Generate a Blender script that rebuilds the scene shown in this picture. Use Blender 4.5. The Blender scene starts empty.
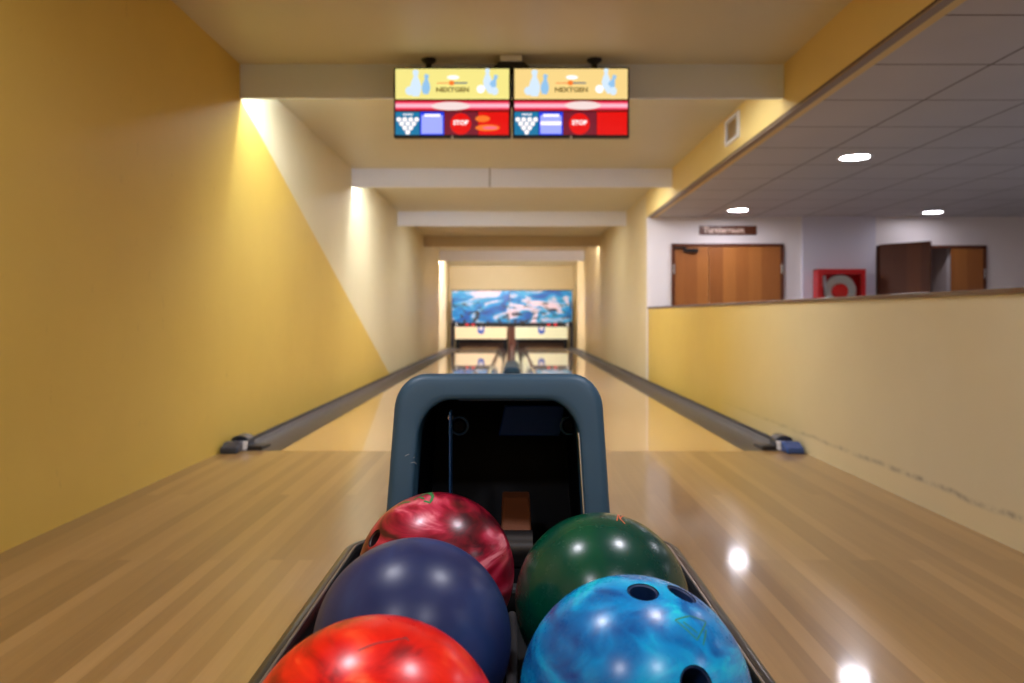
import bpy, bmesh, math, random
from math import pi, sin, cos, radians, atan2, hypot, sqrt
from mathutils import Vector, Matrix
random.seed(7)
S = bpy.context.scene
C = S.collection
F, HZ, CH = 760.0, 318.5, 0.826          # focal length in pixels, horizon row, camera height

# ------------------------------------------------------------------ materials
def lin(c):
    r = []
    for v in c[:3]:
        v /= 255.0
        r.append(v/12.92 if v <= .04045 else ((v+.055)/1.055)**2.4)
    return (r[0], r[1], r[2], 1)

def mat(name, c, rough=.5, metal=0, coat=0, coat_r=.05, emit=None, es=0, spec=.5):
    m = bpy.data.materials.new(name); m.use_nodes = True
    b = m.node_tree.nodes['Principled BSDF']
    b.inputs['Base Color'].default_value = lin(c)
    b.inputs['Roughness'].default_value = rough
    b.inputs['Metallic'].default_value = metal
    b.inputs['Coat Weight'].default_value = coat
    b.inputs['Coat Roughness'].default_value = coat_r
    b.inputs['Specular IOR Level'].default_value = spec
    if emit:
        b.inputs['Emission Color'].default_value = lin(emit)
        b.inputs['Emission Strength'].default_value = es
    return m

class NT:
    def __init__(s, m):
        s.t = m.node_tree; s.b = s.t.nodes['Principled BSDF']
    def n(s, typ, **kw):
        x = s.t.nodes.new(typ)
        for k, v in kw.items(): setattr(x, k, v)
        return x
    def l(s, a, b): s.t.links.new(a, b)
    def coord(s, scale=(1,1,1), rot=(0,0,0), loc=(0,0,0)):
        tc = s.n('ShaderNodeTexCoord'); mp = s.n('ShaderNodeMapping')
        mp.inputs['Scale'].default_value = scale; mp.inputs['Rotation'].default_value = rot
        mp.inputs['Location'].default_value = loc
        s.l(tc.outputs['Object'], mp.inputs['Vector']); return mp.outputs[0]
    def noise(s, vec, scale=5, detail=4, rough=.5, dist=0):
        x = s.n('ShaderNodeTexNoise'); x.inputs['Scale'].default_value = scale
        x.inputs['Detail'].default_value = detail; x.inputs['Roughness'].default_value = rough
        x.inputs['Distortion'].default_value = dist
        if vec is not None: s.l(vec, x.inputs['Vector'])
        return x.outputs['Fac']
    def ramp(s, fac, stops, interp='LINEAR'):
        x = s.n('ShaderNodeValToRGB'); x.color_ramp.interpolation = interp
        e = x.color_ramp.elements
        e[0].position, e[0].color = stops[0][0], lin(stops[0][1])
        e[1].position, e[1].color = stops[1][0], lin(stops[1][1])
        for p, c in stops[2:]:
            q = e.new(p); q.color = lin(c)
        s.l(fac, x.inputs[0]); return x.outputs[0]
    def math(s, op, a, b=None, clamp=False):
        x = s.n('ShaderNodeMath', operation=op); x.use_clamp = clamp
        for i, v in enumerate((a, b)):
            if v is None: continue
            if hasattr(v, 'links'): s.l(v, x.inputs[i])
            else: x.inputs[i].default_value = v
        return x.outputs[0]
    def mix(s, fac, a, b, mode='MIX'):
        x = s.n('ShaderNodeMix', data_type='RGBA', blend_type=mode)
        for sock, v in ((x.inputs[0], fac), (x.inputs[6], a), (x.inputs[7], b)):
            if hasattr(v, 'links'): s.l(v, sock)
            elif isinstance(v, tuple): sock.default_value = lin(v)
            else: sock.default_value = v
        return x.outputs[2]
    def bump(s, h, strength=.1, dist=.01):
        x = s.n('ShaderNodeBump'); x.inputs['Strength'].default_value = strength
        x.inputs['Distance'].default_value = dist
        s.l(h, x.inputs['Height']); s.l(x.outputs[0], s.b.inputs['Normal'])
    def xyz(s):
        tc = s.n('ShaderNodeTexCoord'); x = s.n('ShaderNodeSeparateXYZ')
        s.l(tc.outputs['Object'], x.inputs[0]); return x.outputs

YEL, CREAM = (212, 158, 62), (234, 218, 184)
def wall_paint(name, kind):
    m = mat(name, CREAM, .45); k = NT(m)
    vec = k.coord((1,1,1)); n1 = k.noise(vec, 1.4, 5, .6); n2 = k.noise(vec, 60, 3)
    p = k.xyz()
    yel = k.mix(n1, (206,171,74), (220,188,90))
    if kind == 'left':
        # painted diagonal: yellow below a line that falls away along the lanes
        line = k.math('ADD', k.math('MULTIPLY', p[1], -.3706), 2.224+.3706*5.22)
        f = k.math('MULTIPLY', k.math('SUBTRACT', line, p[2]), 60, True)
        f = k.math('MAXIMUM', f, k.math('LESS_THAN', p[1], 5.04))
        col = k.mix(f, k.mix(n1, (212,200,158), (224,212,176)), yel)
        # scuffs
        sc = k.noise(k.coord((1,3,1)), 7, 5, .6)
        sc = k.math('MULTIPLY', k.math('GREATER_THAN', sc, .69), .18)
        col = k.mix(sc, col, (150,110,55))
    elif kind == 'half':
        g = k.math('MULTIPLY', k.math('SUBTRACT', 6.6, p[1]), .30, True)
        col = k.mix(g, yel, k.mix(n1, (214,204,172), (224,216,188)))
        # dirty scuff line a hand's breadth above the floor
        wob = k.noise(k.coord((1,2.2,1)), 2.0, 4)
        zz = k.math('ADD', p[2], k.math('MULTIPLY', wob, .03))
        d = k.math('ABSOLUTE', k.math('SUBTRACT', zz, .130))
        ln = k.math('SUBTRACT', 1, k.math('MULTIPLY', d, 55), True)
        pat = k.noise(k.coord((1,1,1)), 9, 4, .7)
        ln = k.math('MULTIPLY', ln, k.math('MULTIPLY', k.math('SUBTRACT', pat, .38, True), 3.2, True))
        sk = k.math('MULTIPLY', k.math('MULTIPLY', k.math('SUBTRACT', .125, zz, True), 60, True), g)
        col = k.mix(k.math('MULTIPLY', sk, .6), col, (226,212,172))
        col = k.mix(k.math('MULTIPLY', k.math('MULTIPLY', ln, .75), g), col, (95,85,70))
    elif kind == 'bulk':
        col = k.mix(n1, (222,194,118), (232,206,134))
    elif kind == 'cream':
        col = k.mix(n1, (216,196,146), (226,208,160))
    elif kind == 'white':
        col = k.mix(n1, (232,222,222), (240,232,230))
    elif kind == 'yback':
        col = k.mix(n1, (206,184,132), (212,190,142))
    elif kind == 'ceil':
        col = k.mix(n1, (200,192,166), (208,202,178))
    k.l(col, k.b.inputs['Base Color']); k.bump(n2, .12, .002)
    return m

def wood_strips(name, cols, width, length, rough, coat, coat_r, axis='y'):
    m = mat(name, cols[0], rough, coat=coat, coat_r=coat_r); k = NT(m)
    rot = (0,0,pi/2) if axis == 'y' else (0,pi/2,0)
    vec = k.coord((1,1,1), rot)
    if axis == 'z':
        p = k.xyz(); cb = k.n('ShaderNodeCombineXYZ'); k.l(p[2], cb.inputs[0]); k.l(p[0], cb.inputs[1]); vec = cb.outputs[0]
    br = k.n('ShaderNodeTexBrick'); br.offset = .37; br.offset_frequency = 3; br.squash = 1
    br.inputs['Scale'].default_value = 1
    br.inputs['Brick Width'].default_value = length; br.inputs['Row Height'].default_value = width
    br.inputs['Mortar Size'].default_value = .0006; br.inputs['Mortar Smooth'].default_value = .2
    br.inputs['Bias'].default_value = 0
    br.inputs['Color1'].default_value = (0,0,0,1); br.inputs['Color2'].default_value = (1,1,1,1)
    br.inputs['Mortar'].default_value = (.35,.35,.35,1)
    k.l(vec, br.inputs['Vector'])
    sc = (18, .9, 18) if axis == 'y' else (18, 18, 1)
    grain = k.noise(k.coord(sc), 3, 6, .6, .4)
    big = k.noise(k.coord((1,.35,1)), 1.3, 3)
    f = k.math('ADD', k.math('MULTIPLY', br.outputs['Color'], .40), k.math('MULTIPLY', grain, .32))
    f = k.math('ADD', f, k.math('MULTIPLY', big, .16))
    col = k.ramp(f, [(.08, cols[0]), (.84, cols[2]), (.46, cols[1])])
    k.l(col, k.b.inputs['Base Color'])
    r = k.math('ADD', k.math('MULTIPLY', big, .10), rough-.05)
    k.l(r, k.b.inputs['Roughness'])
    return m

M = {}
M['wall_left'] = wall_paint('left wall paint', 'left')
M['half'] = wall_paint('half wall paint', 'half')
M['bulk'] = wall_paint('bulkhead paint', 'bulk')
M['cream'] = wall_paint('cream paint', 'cream')
M['white'] = wall_paint('white paint', 'white')
M['yback'] = wall_paint('pale yellow paint', 'yback')
M['ceil'] = wall_paint('ceiling paint', 'ceil')
M['approach'] = wood_strips('approach maple', [(122,90,50),(153,118,70),(181,144,93)], .052, 2.6, .30, .5, .09)
M['lane'] = wood_strips('lane maple', [(192,148,96),(206,166,114),(218,180,128)], .027, 1.1, .22, 1, .03)
M['door'] = wood_strips('door veneer', [(138,76,30),(172,104,44),(200,130,60)], .17, 6, .4, .3, .2, 'z')
M['dark_door'] = wood_strips('dark door veneer', [(78,38,20),(100,50,26),(120,64,34)], .17, 6, .6, 0, .2, 'z')
M['beam'] = mat('light-tinted white beam', (228,238,255), .5)  # bluish tint stands in for the cool light on the nearest beam
M['beam_far'] = mat('light-toned far beam', (232,234,244), .5)  # same white paint, toned apart for the light on the far beams
M['beam_brown'] = mat('beam beige', (200,178,140), .6)
M['cap_wood'] = mat('dark cap wood', (92,56,34), .35, coat=.3)
M['frame_wood'] = mat('door frame', (96,48,24), .4)
M['black'] = mat('black plastic', (16,16,18), .35)
M['matte_black'] = mat('matte black', (10,10,11), .7)
M['rail'] = mat('rail plastic', (26,23,22), .3, coat=.3, coat_r=.15)
M['grey_metal'] = mat('grey metal', (150,148,150), .3, .9)
M['steel'] = mat('brushed steel', (200,198,200), .28, 1)
M['gutter'] = mat('gutter plastic', (62,53,50), .42)
M['gutter_gloss'] = mat('glossy gutter', (120,112,108), .1, coat=.6)
M['base_dark'] = mat('dark kerb', (34,28,30), .55)
M['cap_grey'] = mat('division cap', (60,60,68), .12, coat=.8)
M['white_plastic'] = mat('white plastic', (228,228,232), .35)
M['blue_plastic'] = mat('blue plastic', (16,66,140), .3, coat=.4)
M['navy_plastic'] = mat('navy plastic', (22,34,58), .3, coat=.4)
M['red_paint'] = mat('red enamel', (200,0,8), .3, coat=.5)
M['red_bright'] = mat('red knob', (226,30,24), .35)
M['hose'] = mat('canvas hose', (226,226,220), .8)
M['grey_room'] = mat('corridor wall', (206,188,182), .7)
M['lamp'] = mat('downlight glow', (255,255,255), .5, emit=(255,240,222), es=1)
M['frost'] = mat('lamp trim', (235,235,232), .4)
M['led_red'] = mat('red led', (120,0,0), .4, emit=(230,20,40), es=1.0)

def hood_mat():
    m = mat('hood plastic', (36,66,84), .45, spec=.35); k = NT(m)
    n = k.noise(k.coord((1,1,1)), 420, 3); k.bump(n, .10, .0006)
    n2 = k.noise(k.coord((1,1,1)), 14, 4)
    k.l(k.mix(n2, (34,64,82), (44,74,94)), k.b.inputs['Base Color'])
    return m
M['hood'] = hood_mat()
M['inner'] = mat('housing black', (1,3,8), .5, spec=.12)
M['flap'] = mat('navy flap', (10,56,130), .5, spec=.2)
M['edge_blue'] = mat('blue edge', (28,70,110), .3)
M['brown'] = mat('brown wood chute', (84,44,20), .45)

def tile_mat():
    m = mat('ceiling tiles', (196,186,182), .8); k = NT(m); p = k.xyz()
    def grid(s, off):
        t = k.math('MODULO', k.math('ADD', s, 65.5-off), .655)
        a = k.math('LESS_THAN', t, .007); b = k.math('GREATER_THAN', t, .648)
        return k.math('MAXIMUM', a, b)
    g = k.math('MAXIMUM', grid(p[0], 1.88), grid(p[1], 3.366))
    n = k.noise(k.coord((1,1,1)), 2, 3)
    base = k.mix(n, (186,182,182), (198,194,194))
    k.l(k.mix(g, base, (98,84,78)), k.b.inputs['Base Color'])
    nn = k.noise(k.coord((1,1,1)), 90, 2)
    k.bump(k.math('SUBTRACT', nn, k.math('MULTIPLY', g, 4)), .25, .003)
    return m
M['tiles'] = tile_mat()

def marble(name, stops, scale=9, dist=3.0, rough=.2, coat=.15, stretch=(1,1,1), rot=(0,0,0), loc=(0,0,0), coat_r=.2):
    m = mat(name, stops[0][1], rough, coat=coat, coat_r=coat_r); k = NT(m)
    vec = k.coord(stretch, rot, loc)
    w = k.noise(vec, scale*.5, 3, .5, .5)
    vv = k.n('ShaderNodeVectorMath', operation='MULTIPLY_ADD')
    cn = k.n('ShaderNodeTexNoise'); cn.inputs['Scale'].default_value = scale*.55; cn.inputs['Detail'].default_value = 3
    k.l(vec, cn.inputs['Vector'])
    k.l(cn.outputs['Color'], vv.inputs[0]); vv.inputs[1].default_value = (.16,.16,.16); k.l(vec, vv.inputs[2])
    f = k.noise(vv.outputs[0], scale, 4, .5, dist)
    k.b.inputs['Specular IOR Level'].default_value = .28
    k.l(k.ramp(f, stops), k.b.inputs['Base Color'])
    nn = k.noise(k.coord((1,1,1)), 60, 4, .7)
    k.l(k.math('ADD', k.math('MULTIPLY', nn, .14), rough-.07), k.b.inputs['Roughness'])
    return m
M['ball_red'] = marble('crimson marble', [(.34,(60,2,14)),(.68,(220,120,130)),(.43,(112,8,28)),(.52,(150,18,44)),(.59,(182,50,74))], 7, 2.2, .30, stretch=(.8,1,3.2), rot=(.3,.5,.2))
M['ball_purple'] = marble('purple grey urethane', [(.30,(20,32,72)),(.75,(62,68,112)),(.5,(32,42,84)),(.62,(36,54,98))], 7, .8, .36, coat=.1, stretch=(1.2,1.2,.7), coat_r=.3)
M['ball_green'] = marble('green marble', [(.30,(0,40,36)),(.75,(4,100,34)),(.48,(0,58,44)),(.60,(0,76,40))], 3, .6, .26, rot=(.6,.2,0))
M['ball_blue'] = marble('blue marble', [(.32,(0,66,134)),(.70,(30,200,218)),(.44,(0,102,168)),(.53,(0,134,196)),(.61,(0,166,212))], 8, 2.2, .28, stretch=(.9,1,2.4), rot=(.8,.6,.3))
M['ball_orange'] = marble('orange red marble', [(.34,(140,2,2)),(.70,(250,120,76)),(.43,(206,12,4)),(.52,(226,28,6)),(.60,(238,74,34))], 7, 2.2, .30, stretch=(.9,1,2.8), rot=(.5,.9,.1))
M['hole'] = mat('finger hole dark', (6,8,12), .6)
M['insert_blue'] = mat('blue grip insert', (8,40,84), .5)
M['insert_red'] = mat('dark grip insert', (40,10,14), .5)
M['mark_green'] = mat('green print', (40,120,60), .5)
M['mark_orange'] = mat('orange print', (205,88,40), .5)
M['mark_grey'] = mat('scratch grey', (120,36,40), .5)

def mural_mat(name, seed):
    m = mat(name, (40,140,200), .35); k = NT(m)
    vec = k.coord((1,1,1.9), (0,.35,0), (seed,0,seed*.7))
    f = k.noise(vec, 1.35, 3, .45, 1.3)
    c1 = k.ramp(f, [(.34,(0,84,176)),(.68,(240,214,230)),(.45,(0,128,206)),(.52,(40,166,222)),(.57,(200,204,232))])
    g = k.noise(k.coord((1.2,1,2.6),(0,0,0),(seed*3,0,1)), 3.2, 3, .5, .8)
    p = k.xyz()
    low = k.math('MULTIPLY', k.math('SUBTRACT', .30, p[2]), 4, True)
    dk = k.math('MULTIPLY', k.math('MULTIPLY', k.math('SUBTRACT', g, .53), 12, True), low)
    k.l(k.mix(dk, c1, (38,44,60)), k.b.inputs['Base Color'])
    return m

# ------------------------------------------------------------------ mesh helpers
def obj(name, bm, m, parent=None, smooth=None, loc=None, bevel=0, segs=2):
    me = bpy.data.meshes.new(name)
    bmesh.ops.recalc_face_normals(bm, faces=bm.faces)
    bm.to_mesh(me); bm.free()
    for x in (m if isinstance(m, (list, tuple)) else [m]): me.materials.append(x)
    o = bpy.data.objects.new(name, me); C.objects.link(o)
    if parent: o.parent = parent
    if loc: o.location = loc
    if smooth is not None:
        for p in me.polygons: p.use_smooth = True
        me.set_sharp_from_angle(angle=radians(smooth))
    if bevel:
        b = o.modifiers.new('bevel', 'BEVEL'); b.width = bevel; b.segments = segs; b.limit_method = 'ANGLE'
        b.harden_normals = False
    return o

def box(bm, x0, x1, y0, y1, z0, z1, mi=0):
    v = [bm.verts.new(p) for p in ((x0,y0,z0),(x1,y0,z0),(x1,y1,z0),(x0,y1,z0),(x0,y0,z1),(x1,y0,z1),(x1,y1,z1),(x0,y1,z1))]
    for q in ((3,2,1,0),(4,5,6,7),(0,1,5,4),(1,2,6,5),(2,3,7,6),(3,0,4,7)):
        f = bm.faces.new([v[i] for i in q]); f.material_index = mi
    return bm
def B(*a): return box(bmesh.new(), *a)

def prism(bm, pts, axis, a, b, mi=0):
    """polygon pts in the two remaining axes, extruded along axis from a to b"""
    def P(p, t):
        return {'x': (t, p[0], p[1]), 'y': (p[0], t, p[1]), 'z': (p[0], p[1], t)}[axis]
    v0 = [bm.verts.new(P(p, a)) for p in pts]; v1 = [bm.verts.new(P(p, b)) for p in pts]
    n = len(pts)
    fs = [bm.faces.new(v0), bm.faces.new(v1[::-1])]
    for i in range(n):
        fs.append(bm.faces.new((v0[i], v0[(i+1)%n], v1[(i+1)%n], v1[i])))
    for f in fs: f.material_index = mi
    return bm

def tube(bm, pts, r, n=12, mi=0, caps=True):
    pts = [Vector(p) for p in pts]; rings = []
    up = Vector((0,0,1))
    for i, p in enumerate(pts):
        d = (pts[min(i+1,len(pts)-1)] - pts[max(i-1,0)]).normalized()
        a = d.cross(up if abs(d.z) < .9 else Vector((1,0,0))).normalized(); b = d.cross(a).normalized()
        rr = r[i] if isinstance(r, (list, tuple)) else r
        rings.append([bm.verts.new(p + (a*cos(t)+b*sin(t))*rr) for t in [2*pi*j/n for j in range(n)]])
    for A, Bq in zip(rings, rings[1:]):
        for j in range(n):
            f = bm.faces.new((A[j], A[(j+1)%n], Bq[(j+1)%n], Bq[j])); f.material_index = mi
    if caps:
        f = bm.faces.new(rings[0]); f.material_index = mi; f = bm.faces.new(rings[-1][::-1]); f.material_index = mi
    return bm

def torus(bm, c, nrm, R, r, n=32, k=10, mi=0):
    c = Vector(c); nrm = Vector(nrm).normalized()
    a = nrm.orthogonal().normalized(); b = nrm.cross(a); rings = []
    for i in range(n):
        t = 2*pi*i/n; d = a*cos(t)+b*sin(t)
        rings.append([bm.verts.new(c + d*(R + r*cos(s)) + nrm*(r*sin(s))) for s in [2*pi*j/k for j in range(k)]])
    for i in range(n):
        A, Q = rings[i], rings[(i+1)%n]
        for j in range(k):
            f = bm.faces.new((A[j], A[(j+1)%k], Q[(j+1)%k], Q[j])); f.material_index = mi
    return bm

def loft(bm, rings, closed=True, caps=(False, False), mi=0):
    vs = [[bm.verts.new(p) for p in r] for r in rings]; n = len(vs[0])
    for A, Q in zip(vs, vs[1:]):
        for j in range(n if closed else n-1):
            f = bm.faces.new((A[j], A[(j+1)%n], Q[(j+1)%n], Q[j])); f.material_index = mi
    if caps[0]: bm.faces.new(vs[0][::-1]).material_index = mi
    if caps[1]: bm.faces.new(vs[-1]).material_index = mi
    return bm

def thing(name, label, cat, loc=(0,0,0), group=None):
    o = bpy.data.objects.new(name, None); C.objects.link(o); o.location = loc
    o.empty_display_size = .1
    o['label'] = label; o['category'] = cat
    if group: o['group'] = group
    return o
def tag(o, label, cat, group=None):
    o['label'] = label; o['category'] = cat
    if group: o['group'] = group
    return o
def struct(name, bm, m, **kw):
    o = obj(name, bm, m, **kw); o['kind'] = 'structure'; return o
def kid(name, bm, m, t, **kw):
    """part of a thing, its mesh written in world coordinates"""
    bm.transform(Matrix.Translation(-t.matrix_world.translation if False else -Vector(world_loc(t))))
    return obj(name, bm, m, t, **kw)
def world_loc(o):
    v = Vector(o.location)
    while o.parent: o = o.parent; v += Vector(o.location)
    return v
def text_mesh(s, size, m, depth=.001):
    cu = bpy.data.curves.new('text', 'FONT'); cu.body = s; cu.size = size; cu.extrude = depth
    cu.align_x = 'CENTER'; cu.align_y = 'CENTER'; cu.resolution_u = 3; cu.offset = size*.035 if m is None else 0
    o = bpy.data.objects.new('text', cu); C.objects.link(o)
    bpy.context.view_layer.update()
    dg = bpy.context.evaluated_depsgraph_get()
    me = bpy.data.meshes.new_from_object(o.evaluated_get(dg))
    bm = bmesh.new(); bm.from_mesh(me)
    bpy.data.objects.remove(o); bpy.data.curves.remove(cu); bpy.data.meshes.remove(me)
    bm.transform(Matrix.Rotation(pi/2, 4, 'X'))          # upright, facing -Y
    return bm
def join_bm(dst, src, mi=0, off=(0,0,0), sx=1):
    mp = {v: dst.verts.new((v.co.x*sx+off[0], v.co.y+off[1], v.co.z+off[2])) for v in src.verts}
    for f in src.faces:
        try:
            g = dst.faces.new([mp[v] for v in f.verts]); g.material_index = mi
        except ValueError: pass
    src.free()

# ------------------------------------------------------------------ camera
cam = bpy.data.cameras.new('camera'); co = bpy.data.objects.new('camera', cam); C.objects.link(co)
co.location = (0, 0, CH); co.rotation_euler = (pi/2, 0, 0)
cam.sensor_width = 36; cam.lens = F*36/1024
cam.shift_y = (HZ - 341.5)/1024 * 1.0
cam.clip_start = .02; cam.clip_end = 60
cam.dof.use_dof = True; cam.dof.focus_distance = 1.0; cam.dof.aperture_fstop = 5.6
S.camera = co
# image row of the horizon is above the centre: the frame moves down
# ------------------------------------------------------------------ the room
W, ZC, ZS = 1.80, 2.51, 2.17            # half width of the lane hall, ceiling, dropped ceiling
YB, YJ, YE = -2.6, 10.06, 24.3
FOUL = 4.738
XR = 8.0
bm = bmesh.new()
box(bm, -W-.1, W+.1, YB, FOUL, -.14, 0)
struct('floor', bm, M['approach'])
struct('floor_side_room', B(W+.1, XR, YB, YJ+1.5, -.14, 0), mat('side room floor', (160,162,168), .6))
struct('floor_lane_bed', B(-W-.25, W+.1, FOUL, YE, -.2, -.14), M['matte_black'])
struct('wall_left', B(-W-.12, -W, YB, 20.9, -.2, ZC), M['wall_left'])
struct('wall_left_end', B(-W-.32, -W-.2, 20.9, YE, -.2, ZC), M['yback'])
struct('wall_left_return', B(-W-.2, -W-.12, 20.7, 20.9, -.2, ZC), M['yback'])
# low wall with a very slightly sloping top
hw = bmesh.new(); box(hw, W, W+.12, YB, YJ, -.2, .92)
for v in hw.verts:
    if v.co.z > .5: v.co.z = .914 + (v.co.y-2.67)*.0058
struct('wall_right', hw, M['half'])
cp = bmesh.new(); box(cp, W-.012, W+.135, YB, YJ, 0, .022)
for v in cp.verts: v.co.z += .914 + (v.co.y-2.67)*.0058
struct('trim_1', cp, M['cap_wood'], bevel=.004)
struct('wall_right_far', B(W, W+.12, YJ+.121, 20.9, -.2, ZC), M['cream'])
struct('wall_right_end', B(W+.15, W+.27, 20.7, YE, -.2, ZC), M['yback'])
struct('wall_bulkhead', B(W, W+.12, YB, YJ+.12, ZS, ZC), M['bulk'])
# two slim metal trims along the bulkhead foot
struct('trim_2', B(W-.006, W+.0, YB, YJ-.02, ZS-.002, ZS+.006), M['cap_wood'])
struct('trim_3', B(W+.0, W+.05, YB, YJ-.02, ZS-.014, ZS-.002), mat('ceiling edge strip', (150,132,112), .5))
struct('ceiling', B(-W-.32, W+.3, YB, YE, ZC, ZC+.1), M['ceil'])
struct('ceiling_dropped', B(W+.12, XR, YB, YJ+1.5, ZS, ZS+.06), M['tiles'])
struct('wall_end', B(-W-.4, W+.4, YE, YE+.1, -.2, ZC), M['yback'])
struct('wall_behind', B(-W-.12, XR, YB-.1, YB, -.2, ZC+.1), M['cream'])
struct('wall_side_room', B(XR, XR+.1, YB, YJ+1.5, -.2, ZS+.06), M['white'])

# white rear wall of the side room, with the doorway
DW0, DW1, DZ = 4.86, 5.82, 1.77
bm = bmesh.new()
box(bm, W, DW0, YJ, YJ+.12, 0, ZS)
box(bm, DW1, XR, YJ, YJ+.12, 0, ZS)
box(bm, DW0, DW1, YJ, YJ+.12, DZ, ZS)
struct('wall_rear', bm, M['white'])
struct('wall_pier', B(3.83, 4.79, YJ-.05, YJ, 0, ZS), mat('pier light tint', (216,212,226), .55))  # bluish cast of the light is painted into the pier
bm = bmesh.new()
box(bm, DW0-.1, DW0, YJ+.12, YJ+1.4, 0, ZS); box(bm, DW1, DW1+.1, YJ+.12, YJ+1.4, 0, ZS)
box(bm, DW0-.1, DW1+.1, YJ+1.4, YJ+1.5, 0, ZS)
struct('wall_corridor', bm, M['grey_room'])

# beams (front face distance, thickness, bottom, top)
for i, (y, zb, zt, mm) in enumerate(((5.03,2.285,2.497,'beam'), (8.53,2.30,ZC,'beam_far'), (11.95,2.28,ZC,'beam_far'), (15.6,2.30,ZC,'beam_brown'), (18.87,2.255,ZC,'beam_far'))):
    bm = B(-W, W, y, y+.030, zb, ZC)
    if i == 1: box(bm, -.255, -.243, y-.007, y-.0005, zb+.002, ZC, 1)
    if i == 1: box(bm, -W, -.255, y-.006, y, zb, ZC)
    struct('beam', bm, [M[mm], mat('joint grey', (120,112,108), .7)])

# kerbs beside the outer gutters
struct('baseboard_left', B(-W, -1.772, FOUL+.2, 20.9, -.14, .012), M['base_dark'], bevel=.008)
struct('baseboard_right', B(1.772, W, FOUL+.2, 20.9, -.14, .012), M['base_dark'], bevel=.008)

# doors ------------------------------------------------------------
def door(name, x0, x1, leaves, m, mf):
    t = bpy.data.objects.new(name, None); C.objects.link(t); t.location = (x0, YJ, 0); t['kind'] = 'structure'
    bm = bmesh.new()
    box(bm, x0, x0+.04, YJ-.035, YJ+.0, 0, 1.815); box(bm, x1-.04, x1, YJ-.035, YJ, 0, 1.815)
    box(bm, x0, x1, YJ-.035, YJ, 1.775, 1.815)
    kid('door_frame', bm, mf, t, bevel=.003)
    for (a, b) in leaves:
        l = kid('door_leaf', B(a+.004, b-.004, YJ-.025, YJ-.002, .01, 1.772), m, t, bevel=.002)
    return t
d1 = door('door_1', 2.106, 3.589, [(2.146,2.60),(2.60,3.549)], M['door'], M['frame_wood'])
kid('door_closer', B(2.26, 2.45, YJ-.075, YJ-.026, 1.70, 1.745), M['black'], d1, bevel=.006)
kid('door_closer_arm', B(2.14, 2.30, YJ-.06, YJ-.036, 1.745, 1.765), M['black'], d1)
for x in (2.135, 3.56):
    kid('hinge', tube(bmesh.new(), [(x, YJ-.04, 1.42), (x, YJ-.04, 1.54)], .011, 10), M['steel'], d1)
# second door, left leaf swung open into the room
d2 = bpy.data.objects.new('door_2', None); C.objects.link(d2); d2.location = (4.82, YJ, 0); d2['kind'] = 'structure'
bm = bmesh.new()
box(bm, 4.82, 4.86, YJ-.035, YJ+.0, 0, 1.79); box(bm, 6.225, 6.265, YJ-.035, YJ, 0, 1.79)
box(bm, 4.82, 6.265, YJ-.035, YJ, 1.752, 1.79)
kid('door_frame', bm, M['frame_wood'], d2, bevel=.003)
lf = kid('door_leaf', B(0, .62, -.02, .02, .01, 1.80), M['dark_door'], d2)
lf.data.transform(Matrix.Translation(world_loc(d2)))
lf.rotation_euler = (0, 0, -radians(49)); lf.location = (.035, -.045, 0)
h = obj('door_handle', tube(bmesh.new(), [(.55,-.02,.95),(.55,-.06,.95),(.44,-.06,.95)], .009, 10), M['steel'], lf)
kid('door_leaf', B(5.80, 6.222, YJ-.025, YJ-.002, .01, 1.75), M['door'], d2, bevel=.002)
kid('hinge', tube(bmesh.new(), [(6.235, YJ-.04, 1.36), (6.235, YJ-.04, 1.48)], .011, 10), M['steel'], d2)

# door sign
t = thing('door_sign', 'narrow brown sign plate with pale lettering above the closed wooden door', 'sign', (2.855, YJ-.012, 1.992))
kid('plate', B(2.477, 3.232, YJ-.02, YJ, 1.932, 2.051), M['frame_wood'], t, bevel=.003)
tb = text_mesh('Turnierraum', .105, None, .001)
bm = bmesh.new(); join_bm(bm, tb, 0, (2.80, YJ-.0215, 1.992))
kid('lettering', bm, mat('sign lettering', (232,200,180), .5), t)

# fire hose cabinet -------------------------------------------------
t = thing('fire_hose_cabinet', 'red fire hose cabinet with glass front on the white pier', 'fire hose cabinet', (4.275, YJ-.05, .78))
y0, y1 = YJ-.20, YJ-.05
bm = bmesh.new()
x0, x1, z0, z1 = 3.965, 4.585, .78, 1.468
box(bm, x0, x1, y1-.01, y1, z0, z1); box(bm, x0, x0+.02, y0, y1, z0, z1); box(bm, x1-.02, x1, y0, y1, z0, z1)
box(bm, x0, x1, y0, y1, z1-.02, z1); box(bm, x0, x1, y0, y1, z0, z0+.02)
kid('case', bm, M['red_paint'], t)
bm = bmesh.new()
box(bm, x0, x0+.06, y0-.015, y0, z0, z1); box(bm, x1-.06, x1, y0-.015, y0, z0, z1)
box(bm, x0+.06, x1-.06, y0-.015, y0, z1-.07, z1); box(bm, x0+.06, x1-.06, y0-.015, y0, z0, z0+.07)
dr = kid('door_panel', bm, M['red_paint'], t, bevel=.003)
gm = mat('cabinet glass', (255,255,255), .05); gm.node_tree.nodes['Principled BSDF'].inputs['Transmission Weight'].default_value = 1
gm.node_tree.nodes['Principled BSDF'].inputs['IOR'].default_value = 1.04
kid('glass_pane', B(x0+.06, x1-.06, y0-.01, y0-.006, z0+.07, z1-.07), gm, t)
bm = bmesh.new()
for r in (.07, .10, .13, .16, .19): torus(bm, (4.29, y0+.08, 1.19), (0,1,0), r, .022, 36, 8)
kid('hose_coil', bm, M['hose'], t, smooth=60)
kid('hose_hub', tube(bmesh.new(), [(4.27, y0+.012, 1.18), (4.27, y0+.07, 1.18)], .10, 28), M['red_bright'], t, smooth=40)
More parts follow.
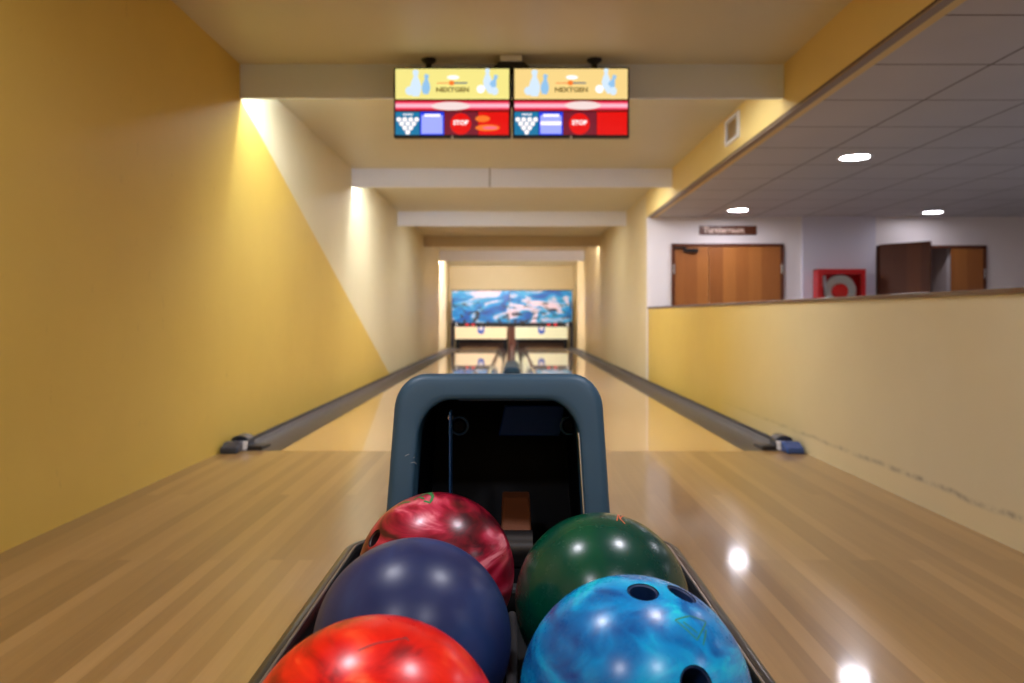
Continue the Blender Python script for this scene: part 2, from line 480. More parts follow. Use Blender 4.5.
kid('nozzle', tube(bmesh.new(), [(4.06,y0+.03,1.38),(4.06,y0+.03,1.28),(4.08,y0+.03,1.20)], [.02,.028,.016], 12), M['white_plastic'], t, smooth=40)
kid('door_latch', B(x0+.012, x0+.048, y0-.03, y0-.015, .97, 1.05), M['black'], t, bevel=.004)

# ventilation grille on the bulkhead ---------------------------------
t = thing('air_vent', 'small white ventilation grille high on the yellow bulkhead', 'vent', (W, 6.18, 2.36))
bm = bmesh.new(); ya, yb, za, zb = 6.0, 6.36, 2.262, 2.47
box(bm, W-.02, W, ya, ya+.03, za, zb); box(bm, W-.02, W, yb-.03, yb, za, zb)
box(bm, W-.02, W, ya+.03, yb-.03, za, za+.025); box(bm, W-.02, W, ya+.03, yb-.03, zb-.025, zb)
kid('frame', bm, M['white_plastic'], t)
bm = bmesh.new()
for i in range(9):
    z = za+.032+i*.0168
    prism(bm, [(W-.014,z),(W-.003,z+.010),(W-.003,z+.013),(W-.014,z+.003)], 'y', ya+.03, yb-.03)
kid('louvre', bm, mat('vent louvre', (190,182,165), .5), t)

# downlights ----------------------------------------------------------
LAMP_L = 165
def lamp_mat(name, c, s):
    return mat(name, (255,255,255), .5, emit=c, es=s)
M['lamp_near'] = lamp_mat('near downlight glow', (244,243,255), LAMP_L)
M['lamp_side'] = lamp_mat('side downlight glow', (245,242,255), 85)
def downlight(x, y, z, r, label, group, m):
    t = thing('ceiling_light', label, 'ceiling light', (x, y, z), group)
    bm = bmesh.new(); n = 40; rings = []
    for (rr, dz) in ((r+.028, 0), (r+.026, -.006), (r+.008, -.009), (r, -.004), (r, 0)):
        rings.append([(rr*cos(2*pi*i/n), rr*sin(2*pi*i/n), dz) for i in range(n)])
    obj('trim_ring', loft(bm, rings), M['frost'], t, smooth=50)
    bm = bmesh.new()
    f = bm.faces.new([bm.verts.new((r*cos(2*pi*i/n), r*sin(2*pi*i/n), -.004)) for i in range(n)])
    o = bpy.data.objects
    me = bpy.data.meshes.new('diffuser'); f.normal_flip() if f.normal.z > 0 else None
    bm.normal_update()
    bm.to_mesh(me); bm.free(); me.materials.append(m)
    q = bpy.data.objects.new('diffuser', me); C.objects.link(q); q.parent = t
    return t
for x, y, lb in ((2.85,6.32,'round recessed downlight nearest in the dropped tiled ceiling'),
                 (2.80,9.41,'round downlight in front of the closed wooden door'),
                 (5.31,9.59,'round downlight in front of the half open door')):
    downlight(x, y, ZS, .112, lb, 'downlights in the dropped ceiling', M['lamp_side'] if x < 5 else lamp_mat('dimmer downlight glow', (245,242,255), 34))
for x, y in ((2.85,3.2),(2.85,.05),(5.31,6.4),(5.31,3.2),(5.31,.05)):
    downlight(x, y, ZS, .112, 'round downlight in the tiled ceiling outside the view', 'downlights in the dropped ceiling', M['lamp_side'])
for x, y in ((-.8,1.2),(.8,1.2),(-.8,-.95),(.8,-.95)):
    downlight(x, y, ZC, .118, 'round downlight over the approach outside the view', 'downlights over the approach', M['lamp_near'])

# tube lamps on the far side of the beams -------------------------------
def tube_lamp(x0, x1, yb, s, label, c=(255,245,244)):
    y, z = yb+.052, 2.488
    t = thing('tube_light', label, 'tube light', ((x0+x1)/2, y, z), 'tube lights behind the beams')
    kid('batten', B(x0, x1, y-.014, y+.014, z+.009, ZC), M['white_plastic'], t, bevel=.002)
    kid('tube', tube(bmesh.new(), [(x0+.01,y,z),(x1-.01,y,z)], .009, 12), lamp_mat('tube glow', c, s), t, smooth=50)
def added_panel(x0, x1, y0, y1, L, label, c=(240,244,252)):  # soft panels added out of sight to light the hall without hard edges
    t = thing('added_light_panel', label, 'added light panel', ((x0+x1)/2, (y0+y1)/2, ZC), 'added light panels hidden behind the beams')
    bm = bmesh.new(); z0 = ZC-.022
    box(bm, x0, x0+.02, y0, y1, z0, ZC); box(bm, x1-.02, x1, y0, y1, z0, ZC)
    box(bm, x0+.02, x1-.02, y0, y0+.02, z0, ZC); box(bm, x0+.02, x1-.02, y1-.02, y1, z0, ZC)
    kid('added_panel_frame', bm, M['white_plastic'], t)
    kid('diffuser', B(x0+.02, x1-.02, y0+.02, y1-.02, ZC-.016, ZC-.010), lamp_mat('added panel glow', c, L), t)
added_panel(-1.4, 1.4, 5.10, 5.68, 14, 'added soft light panel hidden behind the nearest beam')
added_panel(-1.4, 1.4, 8.62, 9.50, 12, 'added soft light panel hidden behind the second beam')
added_panel(-1.2, 1.2, 12.05, 13.3, 4, 'added soft light panel hidden behind the third beam')
tube_lamp(-1.78, -1.45, 5.075, 620, 'short bright tube light behind the nearest beam by the left wall', (222,238,255))
tube_lamp(-1.78, -1.45, 8.575, 700, 'short bright tube light behind the second beam by the left wall', (222,238,255))
tube_lamp(-.6, 1.40, 15.6, 110, 'tube light behind the fourth beam')
tube_lamp(1.46, 1.78, 15.6, 500, 'short bright tube light behind the fourth beam by the right wall')
tube_lamp(-1.78, .5, 18.87, 1250, 'tube light behind the last beam')

# ------------------------------------------------------------------ lanes
LANE_END = 22.70
def lane(x0, x1, label):
    bm = B(x0, x1, FOUL+.004, LANE_END, -.14, 0)
    o = obj('bowling_lane', bm, M['lane']); tag(o, label, 'bowling lane', 'bowling lanes'); return o
lane(-1.445, -.38, 'left wooden bowling lane between yellow left wall and centre')
lane(.38, 1.445, 'right wooden bowling lane between centre and low right wall')
def gutter(x0, x1, label, gm=None):
    c = (x0+x1)/2; r = (x1-x0)/2; n = 14
    pts = [(x0, -.004)] + [(c - (r-.012)*cos(pi*i/n), -.012-.05*sin(pi*i/n)) for i in range(n+1)] + [(x1, -.004), (x1, -.13), (x0, -.13)]
    bm = prism(bmesh.new(), pts, 'y', FOUL+.01, LANE_END)
    o = obj('lane_gutter', bm, gm or M['gutter'], smooth=40); tag(o, label, 'gutter', 'lane gutters')
gutter(-1.77, -1.447, 'brown gutter along the foot of the left wall')
gutter(-.378, -.147, 'gutter on the inner side of the left lane', M['gutter_gloss'])
gutter(.147, .378, 'gutter on the inner side of the right lane', M['gutter_gloss'])
gutter(1.447, 1.77, 'brown gutter along the foot of the low right wall')
t = thing('lane_divider', 'grey capping running between the two lanes', 'lane divider', (0, 5, 0))
kid('capping', B(-.145, .145, FOUL+.01, 22.6, -.14, .0), M['cap_grey'], t, bevel=.01, segs=3)
kid('return_track', B(-.04, .04, 13.5, 22.6, .001, .04), M['frame_wood'], t, bevel=.008)
bm = prism(bmesh.new(), [(-.13,.001),(.13,.001),(.11,.05),(.07,.08),(-.07,.08),(-.11,.05)], 'y', 11.6, 13.4)
kid('access_cover', bm, M['hood'], t, bevel=.012, segs=3)

# foul line sensors ------------------------------------------------------
def sensor(s, label, m):
    X = s*W
    t = thing('foul_line_sensor', label, 'foul line sensor', (X - s*.08, FOUL-.03, 0), 'foul line sensors')
    xs = sorted((X-s*.015, X-s*.125))
    prof = [(FOUL-.11,.0),(FOUL+.05,.0),(FOUL+.05,.058),(FOUL-.03,.062),(FOUL-.10,.035)]
    kid('housing', prism(bmesh.new(), prof, 'x', xs[0], xs[1]), m, t, bevel=.010, segs=3)
    xs = sorted((X-s*.128, X-s*.155))
    kid('label_plate', prism(bmesh.new(), [(FOUL-.03,.012),(FOUL-.02,.012),(FOUL+.0,.062),(FOUL-.01,.062)], 'x', xs[0], xs[1]), M['white_plastic'], t, bevel=.002)
    xs = sorted((X-s*.128, X-s*.235))
    kid('end_block', prism(bmesh.new(), [(FOUL+.012,-.0),(FOUL+.20,-.0),(FOUL+.20,.015),(FOUL+.012,.03)], 'x', xs[0], xs[1]), M['base_dark'], t, bevel=.01)
    n = 14
    arch = [(X-s*.02, 0.0)] + [(X-s*(.075-.055*cos(pi*i/n)), .050+.035*sin(pi*i/n)) for i in range(n+1)] + [(X-s*.13, 0.0)]
    kid('round_cover', prism(bmesh.new(), arch, 'y', FOUL+.07, FOUL+.19), M['navy_plastic'], t, bevel=.006)
    return t
sensor(-1, 'small dark foul line sensor box against the left wall', M['navy_plastic'])
sensor(1, 'small bright blue foul line sensor box against the right wall', M['blue_plastic'])

# ------------------------------------------------------------------ pin machines at the far end
MY = 22.75
t = thing('masking_unit', 'blue and white icy picture panel across the end of both lanes', 'masking panel', (0, MY, 1.17))
def mural(x0, x1, seed):
    o = bpy.data.objects.new('x', None); bpy.data.objects.remove(o)
    bm = B(x0, x1, MY-.03, MY+.03, .70, 1.655)
    return kid('picture_panel', bm, mural_mat('icy picture', seed), t, bevel=.01)
mural(-1.80, -.075, 1.3); mural(-.068, 1.80, 6.1)
kid('edge_trim', B(-1.82, 1.83, MY-.04, MY+.03, 1.655, 1.685), M['base_dark'], t)
kid('lower_band', B(-1.80, 1.80, MY-.02, MY+.05, .585, .70), M['matte_black'], t)
for x in (-1.34, -1.16, 1.10, 1.30):
    kid('lane_number_light', B(x-.045, x+.045, MY-.032, MY-.02, .61, .67), M['led_red'], t)
wl = mat('white led', (200,200,205), .4, emit=(255,255,255), es=.5)
for x, s in ((-1.66,'1'), (1.66,'2')):
    tb = text_mesh(s, .13, None, .002); bm = bmesh.new(); join_bm(bm, tb, 0, (x, MY-.024, .64))
    kid('lane_number', bm, wl, t)
for x in (-1.79, 0, 1.79):
    kid('support_post', B(x-.05 if x else -.11, x+.05 if x else .11, MY+.06, MY+.18, -.14, .70), M['base_dark'] if x else M['frame_wood'], t)
kid('added_rear_tube', tube(bmesh.new(), [(-1.7,MY+.09,1.60),(1.7,MY+.09,1.60)], .014, 12), lamp_mat('added back tube glow', (255,246,226), 22), t)  # unseen tube added behind the picture to brighten the end wall
kid('added_tube_clip', B(-1.7, 1.7, MY+.03, MY+.06, 1.56, 1.64), M['white_plastic'], t)
def machine(x0, x1, c, lab):
    t = thing('pin_machine', lab, 'pin machine', ((x0+x1)/2, MY+.1, 0), 'pin machines')
    pm = mat('sweep panel', c, .4)
    kid('sweep_panel', B(x0, x1, MY-.06, MY-.03, .215, .575), pm, t, bevel=.01)
    cx = (x0+x1)/2
    em = mat('blue emblem', (40,90,190), .4)
    n = 20; y = MY-.066
    bm = bmesh.new()
    pts = [(cx-.10,.575),(cx-.10,.46)] + [(cx-.10*cos(pi*i/n), .46-.10*sin(pi*i/n)) for i in range(1,n)] + [(cx+.10,.46),(cx+.10,.575)]
    prism(bm, pts, 'y', y, y+.006)
    kid('emblem', bm, em, t)
    bm = prism(bmesh.new(), [(cx-.05,.575),(cx-.05,.50),(cx,.46),(cx+.05,.50),(cx+.05,.575)], 'y', y-.004, y)
    kid('emblem_centre', bm, M['white_plastic'], t)
    for x in (x0+.03, x1-.10):
        bm = prism(bmesh.new(), [(x,.0),(x+.07,.0),(x+.07,.21),(x,.21)], 'y', MY-.02, MY+.2)
        kid('sweep_arm', bm, M['matte_black'], t)
    kid('sweep_bar', B(x0, x1, MY-.055, MY-.02, .16, .21), M['matte_black'], t)
    kid('pit_curtain', B(x0-.02, x1+.02, MY+.45, MY+.48, -.1, .70), M['matte_black'], t)
    kid('pit_board', B(x0+.1, x1-.1, MY+.3, MY+.36, -.1, .09), M['brown'], t)
machine(-1.70, -.15, (252,236,196), 'left pin machine with cream sweep panel under the picture')
machine(.09, 1.67, (240,248,214), 'right pin machine with pale greenish sweep panel under the picture')

# ------------------------------------------------------------------ overhead screens
def em(name, c, s=1.0):
    m = mat(name, (4,4,5), .35, emit=c, es=s); return m
SC = {'yl': em('screen lemon', (250,236,140), 1.0), 'yr': em('screen apricot', (252,218,140), 1.0), 'red': em('screen deep red', (190,10,24)),
      'rose': em('screen rose', (236,40,80)), 'lpink': em('screen light pink', (255,190,206), 1.05), 'lens': em('screen painted glare', (250,226,222), 1.0), 'pink': em('screen pink', (255,110,140), 1.05), 'white': em('screen white', (255,246,244), 1.2), 'teal': em('screen teal', (10,120,165)),
      'blue': em('screen blue', (16,60,236)), 'lblue': em('screen light blue', (160,170,255), 1.1), 'maroon': em('screen maroon', (120,18,42)),
      'hot': em('screen red', (232,0,0), 1.0), 'pin': em('screen pin', (214,234,250), 1.05), 'pin2': em('screen pin shade', (150,200,240), 1.0), 'text': em('screen text', (110,84,10), .9),
      'orange': em('screen orange', (250,120,40), 1.05), 'steel': em('screen steel', (90,110,130), 1)}
def tv(xa, xb, first, label):
    YT, z0, z1 = 4.85, 1.980, 2.430
    t = thing('television', label, 'screen', ((xa+xb)/2, YT, (z0+z1)/2), 'score screens under the first beam')
    kid('casing', B(xa, xb, YT, YT+.045, z0, z1), M['black'], t, bevel=.006, segs=3)
    kid('rear_bulge', B(xa+.12, xb-.12, YT+.045, YT+.07, z0+.08, z1-.08), M['black'], t, bevel=.01)
    names = list(SC); mats = [SC[n] for n in names]
    U0, U1, V0, V1 = 34, 992, 56, 632
    def P(u, v, k): return (xa + (u-U0)/(U1-U0)*(xb-xa), YT-.0015-.0004*k, z1 - (v-V0)/(V1-V0)*(z1-z0))
    bm = bmesh.new()
    def poly(pts, c, k):
        f = bm.faces.new([bm.verts.new(P(u, v, k)) for u, v in pts]); f.material_index = names.index(c)
    def rect(a, b, c_, d, c, k): poly([(a,c_),(a,d),(b,d),(b,c_)], c, k)
    def ell(u, v, ru, rv, c, k, n=20): poly([(u+ru*cos(-2*pi*i/n), v+rv*sin(-2*pi*i/n)) for i in range(n)], c, k)
    def pin(u, v, h, c, k, tilt=0):
        pr = [(0,-.5),(.09,-.47),(.12,-.40),(.09,-.30),(.08,-.22),(.16,-.05),(.21,.15),(.19,.32),(.12,.5)]
        pts = [(a*h, b*h) for a, b in pr] + [(-a*h, b*h) for a, b in pr[::-1][:-1]]
        ct, st = cos(tilt), sin(tilt)
        poly([(u+a*ct-b*st, v+a*st+b*ct) for a, b in pts][::-1], c, k)
    rect(50, 976, 70, 318, 'yl' if first else 'yr', 0)
    rect(50, 976, 330, 412, 'red', 0); rect(50, 976, 338, 402, 'rose', 1); rect(50, 976, 348, 394, 'pink', 2); rect(50, 976, 358, 384, 'lpink', 3)
    if first: ell(500, 375, 160, 34, 'lens', 4)  # pale ellipse is glare painted into the screen picture
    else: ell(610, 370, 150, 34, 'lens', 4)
    rect(50, 246, 422, 610, 'teal', 0); rect(250, 446, 422, 610, 'blue', 0); rect(262, 434, 450, 600, 'lblue', 1)
    rect(285, 415, 440, 462, 'white', 2)
    if not first: rect(262, 434, 500, 530, 'white', 2)
    rect(450, 720, 422, 610, 'maroon', 0); rect(724, 972, 422, 610, 'hot', 0)
    ell(582, 520, 86, 88, 'hot', 1, 32)
    for r_, (n_, v_) in enumerate(((4,484),(3,519),(2,553),(1,588))):
        for j in range(n_): ell(150 + (j-(n_-1)/2)*48, v_, 20, 19, 'white', 1 + (r_ % 2)*.5, 16)
    for j in range(6): rect(112+j*14, 121+j*14, 436, 450, 'white', 1)
    # pins and balls on both sides of the top banner
    pin(215, 185, 220, 'pin', 1); pin(300, 195, 165, 'pin2', 2, .05); ell(166, 250, 36, 36, 'pin', 3)
    pin(800, 150, 170, 'pin', 1); pin(848, 190, 150, 'pin2', 2, .35); pin(806, 215, 120, 'pin', 3, -.4); ell(745, 236, 34, 34, 'white', 4); ell(858, 252, 30, 34, 'pin', 4)
    rect(390, 500, 183, 190, 'orange', 1); rect(520, 636, 180, 192, 'steel', 1); ell(508, 186, 22, 20, 'orange', 3)
    ell(520, 140, 50, 18, 'white', 1)
    w = xb-xa
    tb = text_mesh('NEXTGEN', .040, None, 0); join_bm(bm, tb, names.index('text'), P(515, 243, 3), 1.15)
    tb = text_mesh('STOP', .040, None, 0); join_bm(bm, tb, names.index('white'), P(582, 512, 3), 1.0)
    if first:
        ell(760, 478, 60, 26, 'orange', 1); ell(800, 552, 100, 26, 'orange', 1); ell(820, 552, 60, 12, 'pink', 2)
    # faces all look at the players
    off = world_loc(t); bm.transform(Matrix.Translation(-off))
    bm.normal_update()
    for f in bm.faces:
        if f.normal.y > 0: f.normal_flip()
    me = bpy.data.meshes.new('screen'); bm.to_mesh(me); bm.free()
    for m in mats: me.materials.append(m)
    o = bpy.data.objects.new('screen', me); C.objects.link(o); o.parent = t
    kid('status_light', B((xa+xb)/2-.006, (xa+xb)/2+.006, YT-.003, YT+.002, z0-.006, z0+.01), M['white_plastic'], t)
    return t
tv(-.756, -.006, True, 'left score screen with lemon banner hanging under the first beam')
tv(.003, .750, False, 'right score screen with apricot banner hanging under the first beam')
t = thing('screen_mount', 'black ceiling bracket with two short poles carrying the score screens', 'mount', (0, 4.9, ZC))
for x in (-.542, .536):
    kid('pole', tube(bmesh.new(), [(x,4.945,2.20),(x,4.945,ZC)], .019, 16), M['black'], t, smooth=40)
    n = 20
    kid('ceiling_flange', tube(bmesh.new(), [(x,4.945,ZC),(x,4.945,ZC-.012),(x,4.945,ZC-.03)], [.05,.046,.02], 20), M['black'], t, smooth=40)
kid('crossbar', B(-.62, .62, 4.925, 4.965, 2.20, 2.24), M['black'], t)
t = thing('power_box', 'small white box on a black bracket between the two screens', 'box', (0, 4.9, 2.45))
bm = prism(bmesh.new(), [(-.13,2.43),(.12,2.43),(.075,2.468),(-.085,2.468)], 'y', 4.86, 5.0)
kid('bracket', bm, M['black'], t)
kid('box_body', B(-.075, .065, 4.84, 5.0, 2.469, 2.505), M['white_plastic'], t, bevel=.004)

# ------------------------------------------------------------------ ball return
XC = .0
R = thing('ball_return', 'dark grey ball return hood with black rack holding the bowling balls', 'ball return', (0, 1.2, 0))
# hood: rings of a rounded arch outline, lofted from the back over the rim into the mouth
def arch(xl, xr, zb, zt, rad, y_of_z, taper=0, n=10):
    """closed outline, counter-clockwise seen from the front; y from height"""
    pts = []
    def add(x, z):
        f = (z-zb)/(zt-zb); x = x - taper*f*(x-(xl+xr)/2)/((xr-xl)/2)
        pts.append((x, y_of_z(z), z))
    rb = .02
    for i in range(n+1): a = pi + pi/2*i/n; add(xl+rb+rb*cos(a), zb+rb+rb*sin(a))
    for i in range(n+1): a = 1.5*pi + pi/2*i/n; add(xr-rb+rb*cos(a), zb+rb+rb*sin(a))
    for i in range(1, 6): add(xr, zb+rb+(zt-rad-zb-rb)*i/6)
    for i in range(n+1): a = pi/2*i/n; add(xr-rad+rad*cos(a), zt-rad+rad*sin(a))
    for i in range(1, 6): add(xr-rad+(xl-xr+2*rad)*i/6, zt)
    for i in range(n+1): a = pi/2 + pi/2*i/n; add(xl+rad+rad*cos(a), zt-rad+rad*sin(a))
    for i in range(1, 6): add(xl, zt-rad-(zt-rad-zb-rb)*i/6)
    return pts
HB, HT = .20, .731
def fy(z, d=0): return 1.205 + (z-.45)*.30 + d
XL, XRr = -.215, .170
IN = .042
def ring(inset, d, rad, tp=.018, top=0, zb=None):
    return arch(XL+inset, XRr-inset, (HB+inset if zb is None else zb), HT-inset-top, max(rad, .01), lambda z: fy(z, d), tp)
rings = []
back = [[(x*.72-.006, 1.95 + 0*y, .16+(z-.16)*.66) for x, y, z in ring(0, 0, .055)],
        [(x*.90-.002, 1.66, .16+(z-.16)*.86) for x, y, z in ring(0, 0, .055)]]
rings += back
rings.append([(x, y, z) for x, y, z in ring(.0, .16, .055, top=.012)])
rings.append(ring(.0, .05, .055, top=.002))
for a in range(7):
    t_ = pi/2*a/6; rr = .014
    rings.append(ring(rr*(1-cos(t_)), rr*(1-sin(t_)), .055-rr*(1-cos(t_))*.6))
rings.append(ring(.017, -.0002, .048)); rings.append(ring(IN-.010, -.0002, .060))
for a in range(1, 5):
    t_ = pi/2*a/4; rr = .006
    rings.append(ring(IN-.006+rr*sin(t_), rr*(1-cos(t_)), .062))
rings.append(ring(IN, .02, .062)); rings.append(ring(IN+.002, .06, .062))
hood = kid('hood', loft(bmesh.new(), rings, caps=(True, False)), M['hood'], R, smooth=55)
# bright worn edge on the right side of the mouth
bm = bmesh.new()
edge = [p for p in ring(IN+.001, .004, .062) if p[0] > .09 and .50 < p[2] < .64]
tube(bm, edge, .0016, 8)
kid('mouth_edge', bm, M['steel'], hood if False else R, smooth=60)
# black housing inside
rg = [ring(IN+.003, .055, .060), ring(IN+.004, .30, .060)]
house = kid('inner_housing', loft(bmesh.new(), rg, caps=(False, True)), M['inner'], R, smooth=50)
def yb(z): return fy(z, .20)
bm = prism(bmesh.new(), [(-.026,.604),(.090,.604),(.100,.662),(-.014,.662)], 'y', fy(.65,.17), fy(.65,.18))
kid('flap', bm, M['flap'], R, bevel=.003)
kid('flap_lip', B(-.10, .10, fy(.67,.15), fy(.67,.156), .672, .676), M['edge_blue'], R)
kid('guide_plate', B(-.106, -.1035, fy(.5,.06), fy(.5,.10), .40, .668), M['edge_blue'], R)
for x, z in ((-.0955, .632), (.104, .632)):
    y = fy(z, .115)
    bm = tube(bmesh.new(), [(x, y+.05, z), (x, y, z), (x, y-.004, z)], [.0125,.0125,.010], 24)
    bl = kid('bolt', bm, M['inner'], R, smooth=40)
    kid('bolt_ring', torus(bmesh.new(), (x, y, z), (0,1,0), .0155, .0022, 32, 8), M['edge_blue'], bl, smooth=60)
bm = tube(bmesh.new(), [(-.108, fy(.65,.075), .652), (-.108, fy(.65,.065), .652)], [.006,.0045], 16)
kid('screw', bm, M['steel'], R, smooth=40)
bm = tube(bmesh.new(), [(.122, fy(.55,.075), .535), (.122, fy(.55,.065), .535)], [.005,.004], 16)
kid('screw', bm, M['steel'], R, smooth=40)
# wooden tongue and roller at the foot of the mouth
bm = prism(bmesh.new(), [(1.235,.440),(1.40,.450),(1.40,.508),(1.36,.505),(1.25,.470)], 'x', -.018, .032)
kid('chute_tongue', bm, M['brown'], R, bevel=.004)
bm = tube(bmesh.new(), [(-.016,1.232,.452),(.033,1.232,.452)], .030, 24)
kid('chute_roller', bm, M['rail'], R, smooth=40)
# rack
kid('rack_tray', B(-.236, .236, .40, 1.20, .33, .364), M['matte_black'], R, bevel=.004)
kid('ball_stop', B(-.236, .236, .385, .399, .33, .44), M['matte_black'], R, bevel=.003)
bm = B(-.236, .236, 1.168, 1.20, .365, .41)
kid('ball_stop', bm, M['matte_black'], R, bevel=.006)
def sweep(path, prof, m, name):
    """profile (across, up) carried along a horizontal path"""
    rings = []
    for i, (x, y) in enumerate(path):
        a = Vector(path[max(i-1,0)]); b = Vector(path[min(i+1,len(path)-1)])
        d = (b-a).normalized(); nrm = Vector((-d.y, d.x))
        rings.append([(x+nrm.x*u, y+nrm.y*u, z) for u, z in prof])
    return kid(name, loft(bmesh.new(), rings, caps=(True, True)), m, R, smooth=35)
def rail_path(s, X, rc, y_end):
    p = [(s*X, .39+.03*i) for i in range(0, 27)]
    p = [q for q in p if q[1] < y_end-rc-.005]
    for i in range(9):
        a = pi/2*i/8; p.append((s*(X-rc+rc*cos(a)), y_end-rc+rc*sin(a)))
    p.append((s*(X-rc-.012), y_end))
    return p
rp = []
for i in range(9):
    a = pi*i/8; rp.append((.011*cos(a), .458+.010*sin(a)))
rp += [(-.011, .36), (-.004, .34), (.004, .34), (.011, .36)]
tp = [(.0016*cos(2*pi*i/8), .4665+.0016*sin(2*pi*i/8)) for i in range(8)]
for s in (-1, 1):
    sweep(rail_path(s, .254, .06, 1.25), rp, M['rail'], 'side_rail')
    tr = sweep(rail_path(s, .2475, .053, 1.2435), [(u*1.3, z) for u, z in tp], M['steel'] if s > 0 else M['grey_metal'], 'rail_trim')
# divider rail between the ball rows
bm = tube(bmesh.new(), [(0,.42,.372),(0,1.16,.372)], .0075, 16)
kid('divider_rail', bm, M['grey_metal'], R, smooth=40)
# rack body and foot
bm = prism(bmesh.new(), [(-.225,.33),(.225,.33),(.19,.20),(-.19,.20)], 'y', .42, 1.24)
kid('rack_body', bm, M['rail'], R, bevel=.02, segs=3)
bm = prism(bmesh.new(), [(-.15,0),(.15,0),(.17,.20),(-.17,.20)], 'y', .55, 1.75)
kid('pedestal', bm, M['rail'], R, bevel=.015, segs=3)
# scratches on the hood face
bm = bmesh.new()
def hp(px, py, z_guess=None):
    z = .6
    for _ in range(12):
        d = fy(z, -.0012); z = CH - (py-HZ)/F*d
    return ((px-512)/F*d, d, z)
for a in ([(405,456),(409,454)], [(411,463),(414,462),(417,464)], [(413,458),(415,457)]):
    tube(bm, [hp(*q) for q in a], .0004, 6)
kid('scratch', bm, mat('pale scratch', (150,150,150), .6), R)

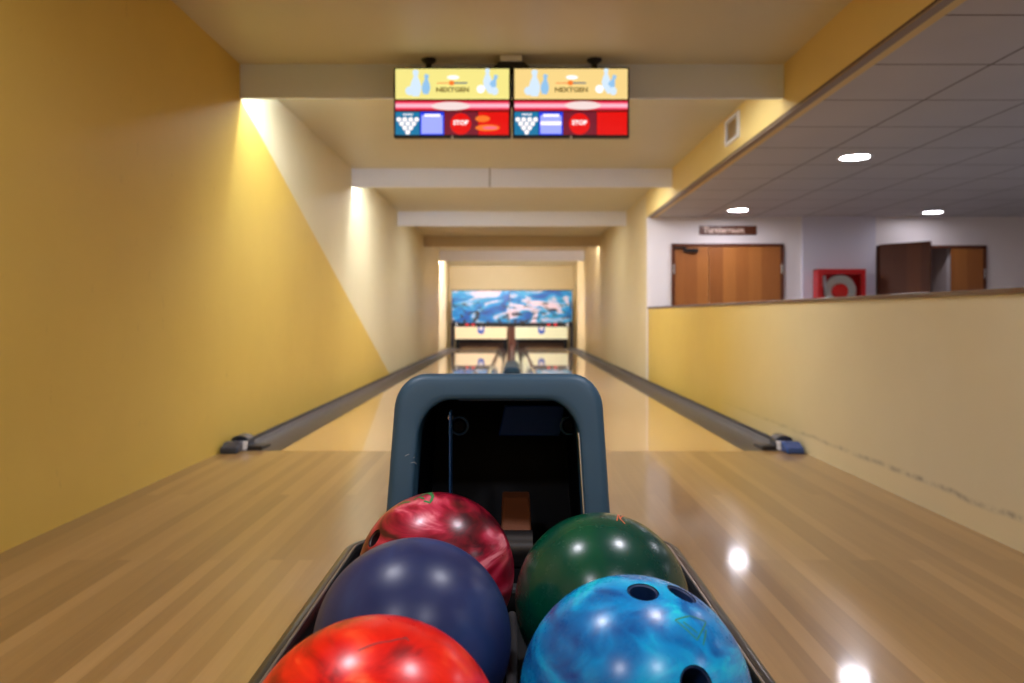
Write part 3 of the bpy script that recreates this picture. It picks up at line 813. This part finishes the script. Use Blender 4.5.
# ------------------------------------------------------------------ balls
RB = .108
def on_ball(c, px, py, lift=0):
    v = Vector(((px-512)/F, 1, -(py-HZ)/F)).normalized(); o = Vector((0,0,CH)); oc = o-Vector(c)
    b = oc.dot(v); q = oc.dot(oc)-RB*RB; dsc = b*b-q
    s = -b-sqrt(max(dsc, 0)); P = o+v*s; n = (P-Vector(c)).normalized()
    return n
def ball(c, m, label, holes=(), ins=None, marks=()):
    t = thing('bowling_ball', label, 'bowling ball', c, 'bowling balls on the rack')
    bm = bmesh.new(); bmesh.ops.create_uvsphere(bm, u_segments=128, v_segments=64, radius=RB)
    # poles turned off axis so no pinch faces the camera
    bm.transform(Matrix.Rotation(pi/2, 4, 'Y'))
    s = obj('shell', bm, [m, M['hole']], t)
    nrms = [on_ball(c, h[0], h[1]) if len(h) == 3 else Vector(h[:3]).normalized() for h in holes]
    cut = bmesh.new()
    for h, n in zip(holes, nrms):
        tube(cut, [n*(RB-.045), n*(RB+.02)], h[-1], 40)
    if holes:
        cm = bpy.data.meshes.new('cut'); bmesh.ops.recalc_face_normals(cut, faces=cut.faces); cut.to_mesh(cm)
        cm.materials.append(M['hole'])
        co_ = bpy.data.objects.new('cut', cm); C.objects.link(co_); co_.location = c
        md = s.modifiers.new('b', 'BOOLEAN'); md.object = co_; md.operation = 'DIFFERENCE'; md.solver = 'EXACT'
        md.material_mode = 'TRANSFER'
        bpy.context.view_layer.update()
        me = bpy.data.meshes.new_from_object(s.evaluated_get(bpy.context.evaluated_depsgraph_get()))
        s.modifiers.clear(); s.data = me
        bpy.data.objects.remove(co_)
    cut.free()
    for p in s.data.polygons: p.use_smooth = True
    s.data.set_sharp_from_angle(angle=radians(30))
    if ins:
        for h, n in zip(holes, nrms):
            bm = bmesh.new(); a = n.orthogonal().normalized(); b = n.cross(a); r = h[-1]; k = 36
            rr = [(r-.0004, RB-.035), (r-.0004, RB-.0025), (r-.0012, RB-.0015), (r-.0024, RB-.0025), (r-.0024, RB-.035)]
            loft(bm, [[tuple(n*z + (a*cos(2*pi*i/k)+b*sin(2*pi*i/k))*q) for i in range(k)] for q, z in rr])
            obj('finger_insert', bm, ins, t, smooth=40)
    for pts, w, mm, nm in marks:
        bm = bmesh.new()
        for line in pts:
            P = [on_ball(c, *q)*(RB+.0001) for q in line]
            Q = []
            for A, B_ in zip(P, P[1:]):
                k = max(2, int((B_-A).length/.004))
                for i in range(k): Q.append((A.lerp(B_, i/k)).normalized()*(RB+.0001))
            Q.append(P[-1])
            L, Rr = [], []
            for i, p in enumerate(Q):
                d = (Q[min(i+1,len(Q)-1)]-Q[max(i-1,0)]).normalized(); sd = d.cross(p.normalized())*w
                L.append(bm.verts.new((p+sd).normalized()*(RB+.00025))); Rr.append(bm.verts.new((p-sd).normalized()*(RB+.00025)))
            for i in range(len(Q)-1): bm.faces.new((L[i], L[i+1], Rr[i+1], Rr[i]))
        obj(nm, bm, mm, t)
    return t
ball((-.105,1.056,.474), M['ball_red'], 'crimson marbled bowling ball at the back left by the hood',
     [(374,538,.0125)], M['insert_red'],
     [([[(421,496),(428,493),(433,497),(430,503),(424,501)],[(433,497),(430,491),(421,493)],[(414,500),(419,497),(424,499)],[(410,502),(403,503),(398,505)]], .0019, M['mark_green'], 'printed_mark')])
ball((-.109,.839,.472), M['ball_purple'], 'dull purple grey bowling ball in the middle of the left row', [(-.3,-.2,-.93,.0125)])
ball((-.112,.612,.472), M['ball_orange'], 'bright orange red bowling ball in front at bottom left', [(-.5,-.3,-.8,.0125)], None,
     [([[(358,651),(375,644),(392,641),(407,638)],[(404,637),(409,641)]], .0006, M['mark_grey'], 'scuff_mark')])
ball((.112,.951,.472), M['ball_green'], 'dark green bowling ball at the back right by the hood', [(.2,.5,-.83,.0125)], None,
     [([[(617,521),(618,514),(620,519),(625,524)],[(620,519),(624,516)]], .0007, M['mark_orange'], 'printed_mark')])
ball((.115,.713,.472), M['ball_blue'], 'swirled blue bowling ball with finger holes in front on the right',
     [(643,591,.0145),(682,593,.0145),(697,685,.0155)], M['insert_blue'],
     [([[(675,620),(697,640),(706,622),(690,616),(675,620)],[(683,622),(697,633)],[(706,630),(703,645)]], .0006, M['mark_green'], 'printed_mark')])

# ------------------------------------------------------------------ world and view
w = bpy.data.worlds.new('world'); S.world = w; w.use_nodes = True
w.node_tree.nodes['Background'].inputs[0].default_value = (.9,.85,.8,1)
w.node_tree.nodes['Background'].inputs[1].default_value = .05
S.view_settings.view_transform = 'Standard'; S.view_settings.look = 'None'
S.view_settings.gamma = 1; S.view_settings.use_curve_mapping = False
S.view_settings.exposure = 0.0
S.cycles.use_denoising = True
S.cycles.max_bounces = 10; S.cycles.diffuse_bounces = 6; S.cycles.glossy_bounces = 5
S.cycles.sample_clamp_indirect = 8
